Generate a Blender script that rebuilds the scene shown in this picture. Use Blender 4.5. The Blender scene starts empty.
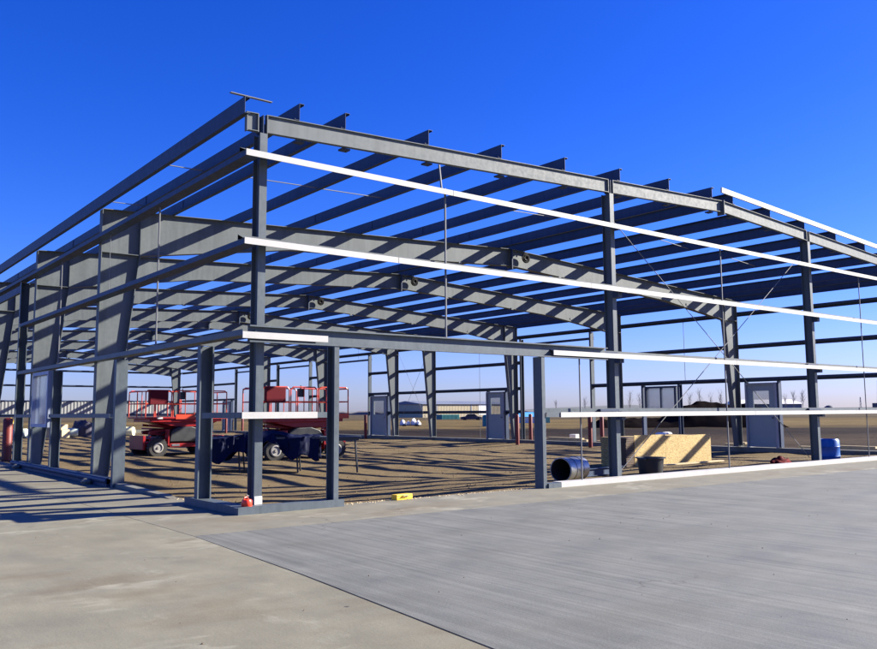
import bpy, bmesh, math, random
from mathutils import Vector, Matrix, noise
random.seed(7)
R = math.radians
SKY_STR, SKY_SAT, SKY_DUST, EXPO = .05, 1.35, .6, 1.6
scene = bpy.context.scene
C = scene.collection

# ------------------------------------------------------------------ materials
def new_mat(name):
    m = bpy.data.materials.new(name); m.use_nodes = True
    nt = m.node_tree; nt.nodes.clear()
    out = nt.nodes.new('ShaderNodeOutputMaterial'); b = nt.nodes.new('ShaderNodeBsdfPrincipled')
    nt.links.new(b.outputs[0], out.inputs[0])
    return m, nt, b

def N(nt, kind, **kw):
    n = nt.nodes.new(kind)
    for k, v in kw.items():
        if k in n.inputs: n.inputs[k].default_value = v
        else: setattr(n, k, v)
    return n

def coords(nt, scale=(1, 1, 1), rot=(0, 0, 0), world=True):
    if world:
        g = N(nt, 'ShaderNodeNewGeometry'); src = g.outputs['Position']
    else:
        g = N(nt, 'ShaderNodeTexCoord'); src = g.outputs['Object']
    mp = N(nt, 'ShaderNodeMapping'); mp.inputs['Scale'].default_value = scale; mp.inputs['Rotation'].default_value = rot
    nt.links.new(src, mp.inputs[0])
    return mp.outputs[0]

def noise_tex(nt, vec, scale, detail=4, rough=.55):
    n = N(nt, 'ShaderNodeTexNoise'); n.inputs['Scale'].default_value = scale
    n.inputs['Detail'].default_value = detail; n.inputs['Roughness'].default_value = rough
    nt.links.new(vec, n.inputs['Vector']); return n.outputs['Fac']

def ramp(nt, fac, stops):
    r = N(nt, 'ShaderNodeValToRGB'); e = r.color_ramp.elements
    while len(e) < len(stops): e.new(.5)
    for q, (p, c) in zip(e, stops):
        q.position = p; q.color = (*c, 1) if len(c) == 3 else c
    nt.links.new(fac, r.inputs[0]); return r.outputs[0]

def mix(nt, fac, a, b, mode='MIX'):
    m = N(nt, 'ShaderNodeMix'); m.data_type = 'RGBA'; m.blend_type = mode
    for sock, v in ((m.inputs[0], fac), (m.inputs[6], a), (m.inputs[7], b)):
        if hasattr(v, 'links') or isinstance(v, bpy.types.NodeSocket): nt.links.new(v, sock)
        elif isinstance(v, (int, float)): sock.default_value = v
        else: sock.default_value = (*v, 1)
    return m.outputs[2]

def bump(nt, b, height, strength=.3, dist=.02):
    n = N(nt, 'ShaderNodeBump'); n.inputs['Strength'].default_value = strength; n.inputs['Distance'].default_value = dist
    nt.links.new(height, n.inputs['Height']); nt.links.new(n.outputs[0], b.inputs['Normal'])

def paint(name, col, rough=.5, var=.12, scale=3, metal=0., dirt=.0, world=True, spec=.5):
    m, nt, b = new_mat(name)
    v = coords(nt, world=world)
    f = noise_tex(nt, v, scale, 6, .6)
    lo = tuple(c * (1 - var) for c in col); hi = tuple(min(1, c * (1 + var)) for c in col)
    c = ramp(nt, f, [(.3, lo), (.7, hi)])
    if dirt:
        f2 = noise_tex(nt, v, scale * 5, 8, .7)
        c = mix(nt, ramp(nt, f2, [(.55, (0, 0, 0)), (.75, (dirt,) * 3)]), c, (.12, .09, .06))
    nt.links.new(c, b.inputs['Base Color'])
    rr = ramp(nt, f, [(.3, (rough * .85,) * 3), (.7, (min(1, rough * 1.15),) * 3)])
    nt.links.new(rr, b.inputs['Roughness'])
    b.inputs['Metallic'].default_value = metal
    b.inputs['Specular IOR Level'].default_value = spec
    return m

M = {}
def steel(name, lo, hi, rough, spec=.3):
    m, nt, b = new_mat(name)
    v = coords(nt)
    big = noise_tex(nt, v, 1.1, 5, .6); fine = noise_tex(nt, v, 14, 6, .7)
    st = noise_tex(nt, coords(nt, (9, 9, .7)), 1.0, 6, .65)              # runs and handling marks
    c = ramp(nt, big, [(.3, lo), (.7, hi)])
    c = mix(nt, .55, c, ramp(nt, st, [(.36, (.72,) * 3), (.64, (1.12,) * 3)]), 'MULTIPLY')
    c = mix(nt, .4, c, ramp(nt, fine, [(.32, (.7,) * 3), (.68, (1.1,) * 3)]), 'MULTIPLY')
    sp = noise_tex(nt, v, 7, 9, .75)
    c = mix(nt, ramp(nt, sp, [(.64, (0,) * 3), (.70, (.45,) * 3)]), c, (.13, .10, .07))
    nt.links.new(c, b.inputs['Base Color'])
    nt.links.new(ramp(nt, fine, [(.3, (rough * .85,) * 3), (.7, (min(1, rough * 1.2),) * 3)]), b.inputs['Roughness'])
    b.inputs['Specular IOR Level'].default_value = spec
    return m
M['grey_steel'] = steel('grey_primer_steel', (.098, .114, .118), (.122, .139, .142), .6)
M['shade_blue_steel'] = steel('shade_tinted_steel', (.024, .043, .088), (.033, .056, .110), .55)  # darkened, blued steel: shade on its unlit faces put into the colour
M['jamb_steel'] = steel('jamb_steel', (.078, .098, .112), (.096, .118, .132), .5)
M['white_face'] = paint('white_girt_face', (.43, .42, .39), .6, .07, 3, dirt=.22)
M['rod'] = paint('galvanised_rod', (.13, .135, .14), .6, .1, 4)
M['door'] = paint('door_paint', (.235, .29, .31), .45, .05, 2)
M['door_trim'] = paint('door_trim', (.28, .30, .33), .5, .05, 3)
M['red'] = paint('red_machine_paint', (.30, .006, .008), .4, .18, 3, dirt=.3, world=False)
M['dark_red'] = paint('dark_red_panel', (.11, .003, .008), .6, .15, 3, world=False, spec=.2)
M['orange'] = paint('orange_red_paint', (.55, .05, .016), .4, .12, 3, world=False)
M['bollard'] = paint('red_bollard_paint', (.15, .013, .005), .55, .2, 3, dirt=.3)
M['black'] = paint('black_plastic', (.018, .02, .022), .5, .25, 4, world=False)
M['coil'] = paint('black_cable', (.004, .004, .005), .7, .3, 9, spec=.15)
M['rubber'] = paint('tyre_rubber', (.025, .024, .023), .8, .3, 9, dirt=.5, world=False)
M['rim'] = paint('pale_rim', (.26, .25, .23), .6, .15, 6, dirt=.5, world=False)
M['silver'] = paint('galvanised_sheet', (.30, .315, .33), .36, .12, 5, metal=.85, world=False)
M['dark_inside'] = paint('dark_drum_inside', (.03, .03, .035), .8, .3, 5, world=False)  # near-black colour for the inner surface of the drum
M['blue_drum'] = paint('blue_plastic_drum', (.012, .10, .38), .35, .12, 5, world=False)
M['yellow'] = paint('yellow_plastic', (.80, .50, .02), .45, .1, 8, world=False)
M['red_can'] = paint('red_plastic_can', (.9, .05, .015), .4, .1, 8, world=False)
M['bag'] = paint('dark_red_cloth', (.11, .006, .009), .8, .3, 6, world=False, spec=.1)
M['tarp'] = paint('blue_tarp', (.003, .006, .030), .7, .3, 4, world=False, spec=.15)
M['wood'] = paint('raw_lumber', (.46, .36, .20), .75, .18, 6)
M['darkwood'] = paint('weathered_board', (.10, .065, .04), .8, .3, 7)
M['table'] = paint('table_top', (.06, .07, .075), .6, .3, 6, world=False)
M['cream'] = paint('cream_cladding', (.44, .38, .24), .7, .08, .3)
M['slate'] = paint('slate_cladding', (.055, .065, .085), .7, .12, .1)
M['greyroof'] = paint('grey_roofing', (.14, .16, .20), .6, .1, .1)
M['teal'] = paint('teal_container', (.012, .16, .15), .55, .2, .4)
M['green'] = paint('pale_green_cladding', (.16, .40, .25), .6, .1, .4)
M['skyroof'] = paint('light_blue_roofing', (.10, .36, .70), .5, .1, .4)
M['offwhite'] = paint('off_white_cladding', (.70, .69, .65), .6, .06, .4, dirt=.1)
M['panel'] = paint('ribbed_wall_panel', (.22, .225, .22), .55, .08, 1.2)
M['soil'] = paint('black_soil', (.010, .008, .008), .95, .4, .5, spec=0)
M['trunk'] = paint('bare_bark', (.14, .125, .12), .9, .2, 2)
M['ridge'] = paint('distant_ridge', (.10, .11, .10), 1, .15, .003)
M['pale_roll'] = paint('pale_insulation', (.72, .70, .42), .8, .15, 3, world=False)
M['greenish'] = paint('plastic_wrap', (.55, .62, .50), .4, .2, 4, world=False)
M['purple_dark'] = paint('dark_bundle', (.055, .05, .07), .8, .4, 3, world=False)
M['salmon'] = paint('orange_sheet', (.75, .25, .10), .6, .15, 3, world=False)
M['white_pad'] = paint('white_paper', (.82, .80, .74), .7, .04, 6)

def glass(name):
    m, nt, b = new_mat(name)
    b.inputs['Base Color'].default_value = (.10, .13, .16, 1); b.inputs['Roughness'].default_value = .08
    b.inputs['IOR'].default_value = 1.12
    b.inputs['Alpha'].default_value = .38
    b.inputs['Specular IOR Level'].default_value = .5
    v = coords(nt); f = noise_tex(nt, v, 2, 3)
    nt.links.new(ramp(nt, f, [(.3, (.04,) * 3), (.7, (.10,) * 3)]), b.inputs['Roughness'])
    return m
M['glass'] = glass('window_glass')
M['pale_glass'] = glass('sky_reflection_glass'); _b = M['pale_glass'].node_tree.nodes['Principled BSDF']; _b.inputs['Alpha'].default_value = .55; _b.inputs['Base Color'].default_value = (.42, .47, .50, 1); _b.inputs['IOR'].default_value = 1.5  # pale base colour stands in for sky reflected in the panes
M['window_frame'] = paint('pale_window_frame', (.26, .30, .40), .5, .05, 4)

def osb():
    m, nt, b = new_mat('osb_board')
    v = coords(nt, (1, 1, 1))
    vo = N(nt, 'ShaderNodeTexVoronoi'); vo.inputs['Scale'].default_value = 26; vo.inputs['Randomness'].default_value = 1
    mp = coords(nt, (1, 1, 2.2), (0, .5, .4)); nt.links.new(mp, vo.inputs['Vector'])
    bw = N(nt, 'ShaderNodeRGBToBW'); nt.links.new(vo.outputs['Color'], bw.inputs[0])
    c = ramp(nt, bw.outputs[0], [(.15, (.22, .13, .035)), (.5, (.42, .29, .095)), (.85, (.56, .43, .18))])
    f = noise_tex(nt, v, 1.2, 3); c = mix(nt, .35, c, ramp(nt, f, [(.3, (.38, .26, .085)), (.7, (.52, .40, .17))]))
    nt.links.new(c, b.inputs['Base Color']); b.inputs['Roughness'].default_value = .75
    return m
M['osb'] = osb()

def concrete(name, lo, mid, hi, streak=None, stain=(.130, .094, .045), broom=(1.2, 26, 1), bs=.25):
    m, nt, b = new_mat(name)
    v = coords(nt)
    big = noise_tex(nt, v, .33, 5, .6); med = noise_tex(nt, v, 1.7, 6, .65); fine = noise_tex(nt, v, 55, 3, .7)
    c = ramp(nt, big, [(.28, lo), (.5, mid), (.74, hi)])
    c = mix(nt, .55, c, ramp(nt, med, [(.3, tuple(x * .80 for x in mid)), (.7, tuple(x * 1.2 for x in mid))]))
    c = mix(nt, .35, c, ramp(nt, fine, [(.3, (.62,) * 3), (.7, (1.0,) * 3)]), 'MULTIPLY')
    # finishing strokes
    vs = coords(nt, broom); st = noise_tex(nt, vs, 1, 8, .7)
    c = mix(nt, 1.0 if streak else .45, c, ramp(nt, st, [(.36, (.76,) * 3 if streak else (.86,) * 3), (.64, (1.12,) * 3 if streak else (1.05,) * 3)]), 'MULTIPLY')
    # brown stains, pale splashes and thin drag marks, each with an outline of its own
    s1 = noise_tex(nt, coords(nt, (.8, 1.6, 1), (0, 0, .5)), .7, 8, .62)
    c = mix(nt, ramp(nt, s1, [(.52, (0,) * 3), (.68, (.48,) * 3)]), c, stain)
    s2 = noise_tex(nt, coords(nt, (1.3, .6, 1), (0, 0, -.3)), 1.5, 9, .72)
    c = mix(nt, ramp(nt, s2, [(.58, (0,) * 3), (.66, (.16 if streak else .30,) * 3), (.72, (.26 if streak else .42,) * 3)]), c, tuple(min(1, x * 1.45) for x in hi))
    s3 = noise_tex(nt, coords(nt, (.55, 1.1, 1), (0, 0, .8)), .55, 5, .6)
    ln = ramp(nt, s3, [(.478, (0,) * 3), (.496, (.55,) * 3), (.504, (.55,) * 3), (.522, (0,) * 3)])
    ms = ramp(nt, noise_tex(nt, v, .5, 4, .6), [(.48, (0,) * 3), (.62, (1,) * 3)])
    if not streak: c = mix(nt, mix(nt, 1, ln, ms, 'MULTIPLY'), c, tuple(min(1, x * 1.5) for x in hi))
    # hairline cracks
    vc = N(nt, 'ShaderNodeTexVoronoi'); vc.feature = 'DISTANCE_TO_EDGE'; vc.inputs['Scale'].default_value = .23
    wob = N(nt, 'ShaderNodeVectorMath', operation='ADD'); nz = N(nt, 'ShaderNodeTexNoise'); nz.inputs['Scale'].default_value = 1.6; nz.inputs['Detail'].default_value = 5
    nt.links.new(v, nz.inputs['Vector']); nt.links.new(v, wob.inputs[0]); nt.links.new(nz.outputs['Color'], wob.inputs[1]); nt.links.new(wob.outputs[0], vc.inputs['Vector'])
    ck = ramp(nt, vc.outputs['Distance'], [(.0015, (.65,) * 3), (.004, (0,) * 3)])
    mk = ramp(nt, noise_tex(nt, v, .35, 3, .5), [(.54, (0,) * 3), (.60, (1,) * 3)])
    c = mix(nt, mix(nt, 1, ck, mk, 'MULTIPLY'), c, (.05, .043, .035))
    # black specks
    vo = N(nt, 'ShaderNodeTexVoronoi'); vo.inputs['Scale'].default_value = 1.3; nt.links.new(v, vo.inputs['Vector'])
    c = mix(nt, ramp(nt, vo.outputs['Distance'], [(.016, (.8,) * 3), (.030, (0,) * 3)]), c, (.03, .028, .025))
    gr = noise_tex(nt, v, 130, 2, .5)
    c = mix(nt, ramp(nt, gr, [(.66, (0,) * 3), (.72, (.5,) * 3)]), c, (.06, .052, .042))
    nt.links.new(c, b.inputs['Base Color'])
    nt.links.new(ramp(nt, med, [(.3, (.62,) * 3), (.7, (.85,) * 3)]), b.inputs['Roughness'])
    b.inputs['Specular IOR Level'].default_value = .35
    mx = N(nt, 'ShaderNodeMath', operation='ADD'); nt.links.new(st, mx.inputs[0]); nt.links.new(fine, mx.inputs[1])
    bump(nt, b, mx.outputs[0], bs, .006)
    return m
M['conc_old'] = concrete('beige_concrete', (.160, .147, .098), (.198, .187, .132), (.228, .220, .168), broom=(6, 1.2, 1))
M['conc_band'] = concrete('beige_concrete_strip', (.155, .143, .099), (.190, .178, .130), (.219, .209, .162), broom=(1.2, 8, 1))
M['conc_new'] = concrete('grey_concrete', (.128, .133, .117), (.155, .159, .140), (.180, .183, .162), streak=True, stain=(.100, .102, .082), broom=(15, .22, 1), bs=.35)
M['conc_stem'] = concrete('stem_concrete', (.13, .135, .115), (.17, .17, .145), (.20, .20, .17))
M['conc_dark'] = paint('joint_filler', (.035, .03, .028), .9, .2, 4)

def earth():
    m, nt, b = new_mat('bare_earth')
    v = coords(nt)
    big = noise_tex(nt, v, .45, 6, .6); med = noise_tex(nt, v, 3.5, 7, .7); fine = noise_tex(nt, v, 40, 4, .7)
    c = ramp(nt, big, [(.3, (.108, .080, .040)), (.5, (.152, .116, .060)), (.72, (.200, .158, .088))])
    c = mix(nt, .6, c, ramp(nt, med, [(.3, (.100, .066, .032)), (.7, (.235, .172, .086))]))
    c = mix(nt, .5, c, ramp(nt, fine, [(.3, (.55,) * 3), (.7, (1.1,) * 3)]), 'MULTIPLY')
    nt.links.new(c, b.inputs['Base Color']); b.inputs['Roughness'].default_value = .95; b.inputs['Specular IOR Level'].default_value = .15
    mx = N(nt, 'ShaderNodeMath', operation='ADD'); nt.links.new(med, mx.inputs[0]); nt.links.new(fine, mx.inputs[1])
    bump(nt, b, mx.outputs[0], .7, .03)
    return m
M['earth'] = earth()

def field():
    m, nt, b = new_mat('field_ground')
    v = coords(nt)
    # strips of grass and tilled earth lying one behind the other, north of the hall
    rot = N(nt, 'ShaderNodeMapping'); rot.inputs['Rotation'].default_value = (0, 0, R(38.2)); nt.links.new(v, rot.inputs[0])
    st = N(nt, 'ShaderNodeMapping'); st.inputs['Scale'].default_value = (.012, .07, 1); nt.links.new(rot.outputs[0], st.inputs[0])
    a = noise_tex(nt, st.outputs[0], 1.4, 8, .7)
    sx = N(nt, 'ShaderNodeSeparateXYZ'); nt.links.new(rot.outputs[0], sx.inputs[0])
    d = N(nt, 'ShaderNodeMath', operation='MULTIPLY_ADD'); d.inputs[1].default_value = 1 / 300; nt.links.new(sx.outputs[1], d.inputs[0])
    wv = N(nt, 'ShaderNodeMath', operation='MULTIPLY_ADD'); wv.inputs[1].default_value = .16; wv.inputs[2].default_value = -.08; nt.links.new(a, wv.inputs[0]); nt.links.new(wv.outputs[0], d.inputs[2])
    c = ramp(nt, d.outputs[0], [(.0, (.060, .043, .028)), (.12, (.072, .052, .033)), (.15, (.030, .022, .017)), (.21, (.036, .027, .019)), (.255, (.150, .108, .046)), (.48, (.175, .125, .052)), (.60, (.085, .066, .038)), (.80, (.120, .094, .054)), (1.0, (.105, .085, .055))])
    med = noise_tex(nt, v, .3, 8, .7); fine = noise_tex(nt, v, 4, 6, .75)
    c = mix(nt, .55, c, ramp(nt, a, [(.32, (.35,) * 3), (.68, (1.25,) * 3)]), 'MULTIPLY')
    c = mix(nt, .55, c, ramp(nt, med, [(.32, (.45,) * 3), (.68, (1.2,) * 3)]), 'MULTIPLY')
    c = mix(nt, .5, c, ramp(nt, fine, [(.3, (.5,) * 3), (.7, (1.15,) * 3)]), 'MULTIPLY')
    nt.links.new(c, b.inputs['Base Color']); b.inputs['Roughness'].default_value = .95; b.inputs['Specular IOR Level'].default_value = .05
    bump(nt, b, fine, .6, .1)
    return m
M['field'] = field()

# ------------------------------------------------------------------ mesh helpers
def box(bm, x0, x1, y0, y1, z0, z1):
    vs = [bm.verts.new((x, y, z)) for x in (x0, x1) for y in (y0, y1) for z in (z0, z1)]
    for f in ((0, 1, 3, 2), (4, 6, 7, 5), (0, 4, 5, 1), (2, 3, 7, 6), (0, 2, 6, 4), (1, 5, 7, 3)):
        bm.faces.new([vs[i] for i in f])

def sweep(bm, prof, p0, p1, up):
    """closed 2-D outline (a = sideways, b = along up) swept from p0 to p1"""
    p0 = Vector(p0); p1 = Vector(p1); d = (p1 - p0).normalized(); up = Vector(up)
    up = (up - d * up.dot(d)).normalized(); s = d.cross(up)
    A = [bm.verts.new(p0 + s * a + up * b) for a, b in prof]
    B = [bm.verts.new(p1 + s * a + up * b) for a, b in prof]
    n = len(prof)
    for i in range(n): bm.faces.new((A[i], A[(i + 1) % n], B[(i + 1) % n], B[i]))
    bm.faces.new(A[::-1]); bm.faces.new(B)

def I_prof(w, h, tf=.012, tw=.008):
    W, H = w / 2, h / 2
    return [(-W, -H), (W, -H), (W, -H + tf), (tw / 2, -H + tf), (tw / 2, H - tf), (W, H - tf), (W, H), (-W, H), (-W, H - tf), (-tw / 2, H - tf), (-tw / 2, -H + tf), (-W, -H + tf)]
def C_prof(w, h, t=.006, lip=.02):
    H = h / 2
    return [(0, -H), (w, -H), (w, -H + lip), (w - t, -H + lip), (w - t, -H + t), (t, -H + t), (t, H - t), (w - t, H - t), (w - t, H - lip), (w, H - lip), (w, H), (0, H)]
def Z_prof(w, h, t=.006, lip=.022, flip=1):
    H = h / 2
    # web at a=0, top flange to +a, bottom flange to -a, small lips
    p = [(0, -H + t), (0, H), (w, H), (w, H - lip), (w - t, H - lip), (w - t, H - t), (t, H - t), (t, -H), (-w + t, -H), (-w + t, -H + lip), (-w + 2 * t, -H + lip), (-w + 2 * t, -H + t)]
    p = [(a * flip, b) for a, b in p]
    return p
def rect(w, h): return [(-w / 2, -h / 2), (w / 2, -h / 2), (w / 2, h / 2), (-w / 2, h / 2)]
def circ(r, n=8): return [(r * math.cos(2 * math.pi * i / n), r * math.sin(2 * math.pi * i / n)) for i in range(n)]
def tube(bm, p0, p1, r, n=8):
    d = (Vector(p1) - Vector(p0)).normalized()
    sweep(bm, circ(r, n), p0, p1, (0, 0, 1) if abs(d.z) < .9 else (0, 1, 0))
def path_tube(bm, pts, r, n=8):
    for a, b in zip(pts, pts[1:]): tube(bm, a, b, r, n)
def poly_prism(bm, pts, off):
    """planar outline pts extruded by the vector off"""
    off = Vector(off)
    A = [bm.verts.new(Vector(p)) for p in pts]; B = [bm.verts.new(Vector(p) + off) for p in pts]
    n = len(pts)
    for i in range(n): bm.faces.new((A[i], A[(i + 1) % n], B[(i + 1) % n], B[i]))
    bm.faces.new(A[::-1]); bm.faces.new(B)
def lathe(bm, prof, center=(0, 0, 0), axis='z', n=24, cap0=True, cap1=True):
    """prof: list of (radius, height)"""
    c = Vector(center); rings = []
    for r, h in prof:
        ring = []
        for i in range(n):
            a = 2 * math.pi * i / n; u, v = r * math.cos(a), r * math.sin(a)
            ring.append(bm.verts.new(c + (Vector((u, v, h)) if axis == 'z' else Vector((h, u, v)) if axis == 'x' else Vector((v, h, u)))))
        rings.append(ring)
    for r0, r1 in zip(rings, rings[1:]):
        for i in range(n): bm.faces.new((r0[i], r0[(i + 1) % n], r1[(i + 1) % n], r1[i]))
    if cap0: bm.faces.new(rings[0][::-1])
    if cap1: bm.faces.new(rings[-1])

def obj(name, bm, mat, parent=None, label=None, smooth=False, bevel=0):
    bmesh.ops.recalc_face_normals(bm, faces=bm.faces[:])
    me = bpy.data.meshes.new(name); bm.to_mesh(me); bm.free()
    me.materials.append(M[mat] if isinstance(mat, str) else mat)
    if smooth:
        for p in me.polygons: p.use_smooth = True
        me.set_sharp_from_angle(angle=R(40))
    o = bpy.data.objects.new(name, me); C.objects.link(o)
    if parent: o.parent = parent
    if label: o['label'] = label
    if bevel:
        b = o.modifiers.new('bevel', 'BEVEL'); b.width = bevel; b.segments = 2; b.limit_method = 'ANGLE'
    return o
def thing(name, label, cat, loc=(0, 0, 0), rz=0, group=None):
    o = bpy.data.objects.new(name, None); C.objects.link(o); o.location = loc; o.rotation_euler = (0, 0, rz)
    o.empty_display_size = .2
    o['label'] = label; o['category'] = cat
    if group: o['group'] = group
    return o
def tag(o, label, cat, group=None, kind=None):
    o['label'] = label; o['category'] = cat
    if group: o['group'] = group
    if kind: o['kind'] = kind
    return o
def structure(o): o['kind'] = 'structure'; return o
def dup(root, loc, rz, label, group=None):
    r = root.copy(); C.objects.link(r); r.location = loc; r.rotation_euler = (0, 0, rz); r['label'] = label
    if group: r['group'] = group
    for ch in list(root.children):
        c = ch.copy(); C.objects.link(c); c.parent = r
        for g in list(ch.children):
            d = g.copy(); C.objects.link(d); d.parent = c
    return r
B = bmesh.new

# ------------------------------------------------------------------ ground
W, L = 22.3, 59.8               # footprint of the steel frame
RX = 11.15                      # ridge
bm = B(); 
vs = [bm.verts.new((x, y, -.34)) for x, y in ((-6000, -6000), (6000, -6000), (6000, 6000), (-6000, 6000))]; bm.faces.new(vs)
structure(obj('field', bm, 'field'))

JX = -1.12                      # the joint between old beige slab and the strips beside the frame
g = .010
bm = B()
# old slab, wider than the view, left of the joint and in front; slightly skewed joint
poly_prism(bm, [(-70, -40, -.36), (-4.4, -40, -.36), (JX - g - .38, -6.4, -.36), (JX - g - .15, -3.86, -.36), (JX - g, -1.35, -.36), (JX - g, 75, -.36), (-70, 75, -.36)], (0, 0, .36))
structure(obj('concrete_apron', bm, 'conc_old'))
bm = B()
poly_prism(bm, [(JX, -1.33, -.36), (60, -1.62, -.36), (60, 0.24, -.36), (0.24, 0.24, -.36), (0.24, 75, -.36), (JX, 75, -.36)], (0, 0, .36))
structure(obj('concrete_strip', bm, 'conc_band'))
bm = B()
poly_prism(bm, [(JX + .0, -1.343, -.36), (JX - .14, -3.86, -.36), (JX - .37, -6.4, -.36), (-4.38, -40, -.36), (60, -40, -.36), (60, -1.633, -.36)], (0, 0, .36))
structure(obj('concrete_slab', bm, 'conc_new'))
bm = B(); box(bm, -69, 59, -39.5, .2, -.35, -.012)
structure(obj('joint_filler', bm, 'conc_dark'))

def dirt_z(x, y):
    e = min(x - .2, y - .2, W + 3 - x, 9)
    base = -.055 - .24 * min(1, max(0, e) / 7.0)
    n = noise.noise(Vector((x * .38, y * .38, 3))) * .060 + noise.noise(Vector((x * 1.0, y * 1.0, 7))) * .022 + noise.noise(Vector((x * 4, y * 4, 1))) * .008
    k = min(1, max(0, min(x, y) - .25) / 1.2)
    return base + n * (.25 + .75 * k)
bm = B(); nx, ny = 150, 330; grid = []
for j in range(ny + 1):
    row = []
    for i in range(nx + 1):
        x = .22 + (W - .2 - .22) * (i / nx); y = .22 + (L - .3) * (j / ny) ** 1.35
        row.append(bm.verts.new((x, y, dirt_z(x, y))))
    grid.append(row)
for j in range(ny):
    for i in range(nx): bm.faces.new((grid[j][i], grid[j][i + 1], grid[j + 1][i + 1], grid[j + 1][i]))
structure(obj('dirt_floor', bm, 'earth', smooth=True))
bm = B(); nx, ny = 60, 60; grid = []
for j in range(ny + 1):
    row = []
    for i in range(nx + 1):
        x = W + .3 + 40 * (i / nx); y = .3 + 75 * (j / ny)
        row.append(bm.verts.new((x, y, -.30 + .09 * noise.noise(Vector((x * .3, y * .3, 5))) + .04 * noise.noise(Vector((x * 1.1, y * 1.1, 9))) + .06 * max(0, 1 - i / 6))))
    grid.append(row)
for j in range(ny):
    for i in range(nx): bm.faces.new((grid[j][i], grid[j][i + 1], grid[j + 1][i + 1], grid[j + 1][i]))
structure(obj('dirt_yard', bm, 'field', smooth=True))

def scatter(name, n, size, spot, mat, label, cat, seed):
    rnd = random.Random(seed); bm = B()
    for _ in range(n):
        x, y, z = spot(rnd); r = rnd.uniform(*size); a = rnd.random() * 6.28
        ring = [Vector((x + r * rnd.uniform(.7, 1.1) * math.cos(a + q * 1.2566), y + r * rnd.uniform(.7, 1.1) * math.sin(a + q * 1.2566), z - r * .2)) for q in range(5)]
        vs = [bm.verts.new(p) for p in ring]; t = bm.verts.new((x, y, z + r * rnd.uniform(.45, .8)))
        for q in range(5): bm.faces.new((vs[q], vs[(q + 1) % 5], t))
    o = obj(name, bm, mat); o['kind'] = 'stuff'; return tag(o, label, cat)
def on_dirt(r):
    x, y = .5 + (W - 1) * r.random(), .4 + 26 * r.random() ** 1.5; return x, y, dirt_z(x, y)
def on_edge(r):
    if r.random() < .75: x, y = r.uniform(1.6, 5.2), .22 + r.gauss(0, .05)
    else: x, y = .2 + r.gauss(0, .06), r.uniform(2.2, 5.0)
    return x, y, .002 if (y < .24 and x > .24) or x < .24 else dirt_z(x, y)
scatter('dirt_clods', 1500, (.010, .036), on_dirt, 'earth', 'small clods and stones strewn over the bare dirt', 'dirt clods', 3)
scatter('gravel', 420, (.006, .022), on_edge, 'wood', 'pale straw and grit along the concrete edge of the openings', 'grit', 4)
def on_slab(r): return r.uniform(-8, 12), -9 + 9 * r.random(), .001
scatter('slab_grit', 160, (.004, .012), on_slab, 'darkwood', 'dark grit scattered on the concrete', 'grit', 5)

# ------------------------------------------------------------------ the steel building
bld = thing('steel_building_frame', 'unclad grey steel frame of a large gabled hall with white faced girts', 'building frame')
SL, SLF = .0435, .055
def ztop(x): return 5.27 + SL * x if x <= RX else 5.27 + SL * RX - SLF * (x - RX)      # top of rafters / underside of purlins
Z2, Z3, Z4, Z5 = 4.67, 3.50, 2.29, 1.255
frames = [6.95, 12.2, 18.3, 24.45, 27.78, 35.43, 43.15, 52.7, L]

# tapered columns and haunched rafters of the inner frames
def flange(bm, pts, w, t):
    """strip of thickness t, width w in y, following pts (x,z)"""
    for (x0, z0), (x1, z1) in zip(pts, pts[1:]):
        d = Vector((x1 - x0, 0, z1 - z0)).normalized(); nrm = Vector((-d.z, 0, d.x))
        poly_prism(bm, [(x0, -w / 2, z0), (x1, -w / 2, z1), (x1 + nrm.x * t, -w / 2, z1 + nrm.z * t), (x0 + nrm.x * t, -w / 2, z0 + nrm.z * t)], (0, w, 0))
def tapered_column(mir):
    zt_ = (lambda x: ztop(W - x)) if mir else ztop
    bm = B(); xo, xi0, xi1, zk = .20, .46, .93, 4.42
    zt = zt_(.2) - .012; zt2 = zt_(.93) - .012
    poly_prism(bm, [(xo, -.005, 0), (xi0, -.005, 0), (xi1, -.005, zk), (xi1, -.005, zt2), (xo, -.005, zt)], (0, .010, 0))
    flange(bm, [(xo, 0), (xo, zt)], .18, .014)
    flange(bm, [(xi0, .015), (xi1, zk), (xi1, zt2)], .18, -.014)
    flange(bm, [(xo + .0, zt), (xi1 + .0, zt2)], .18, .012)
    box(bm, xo + .003, xi1 - .003, -.085, .085, zk - .006, zk + .008)
    box(bm, xo - .03, xi0 + .05, -.11, .11, -.0, .02)                # base plate
    for dx in (.08, .2):
        for dy in (-.06, .06): box(bm, xo + dx - .012, xo + dx + .012, dy - .012, dy + .012, .02, .045)
    if mir:
        for v in bm.verts: v.co.x = W - v.co.x
    return bm
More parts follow.
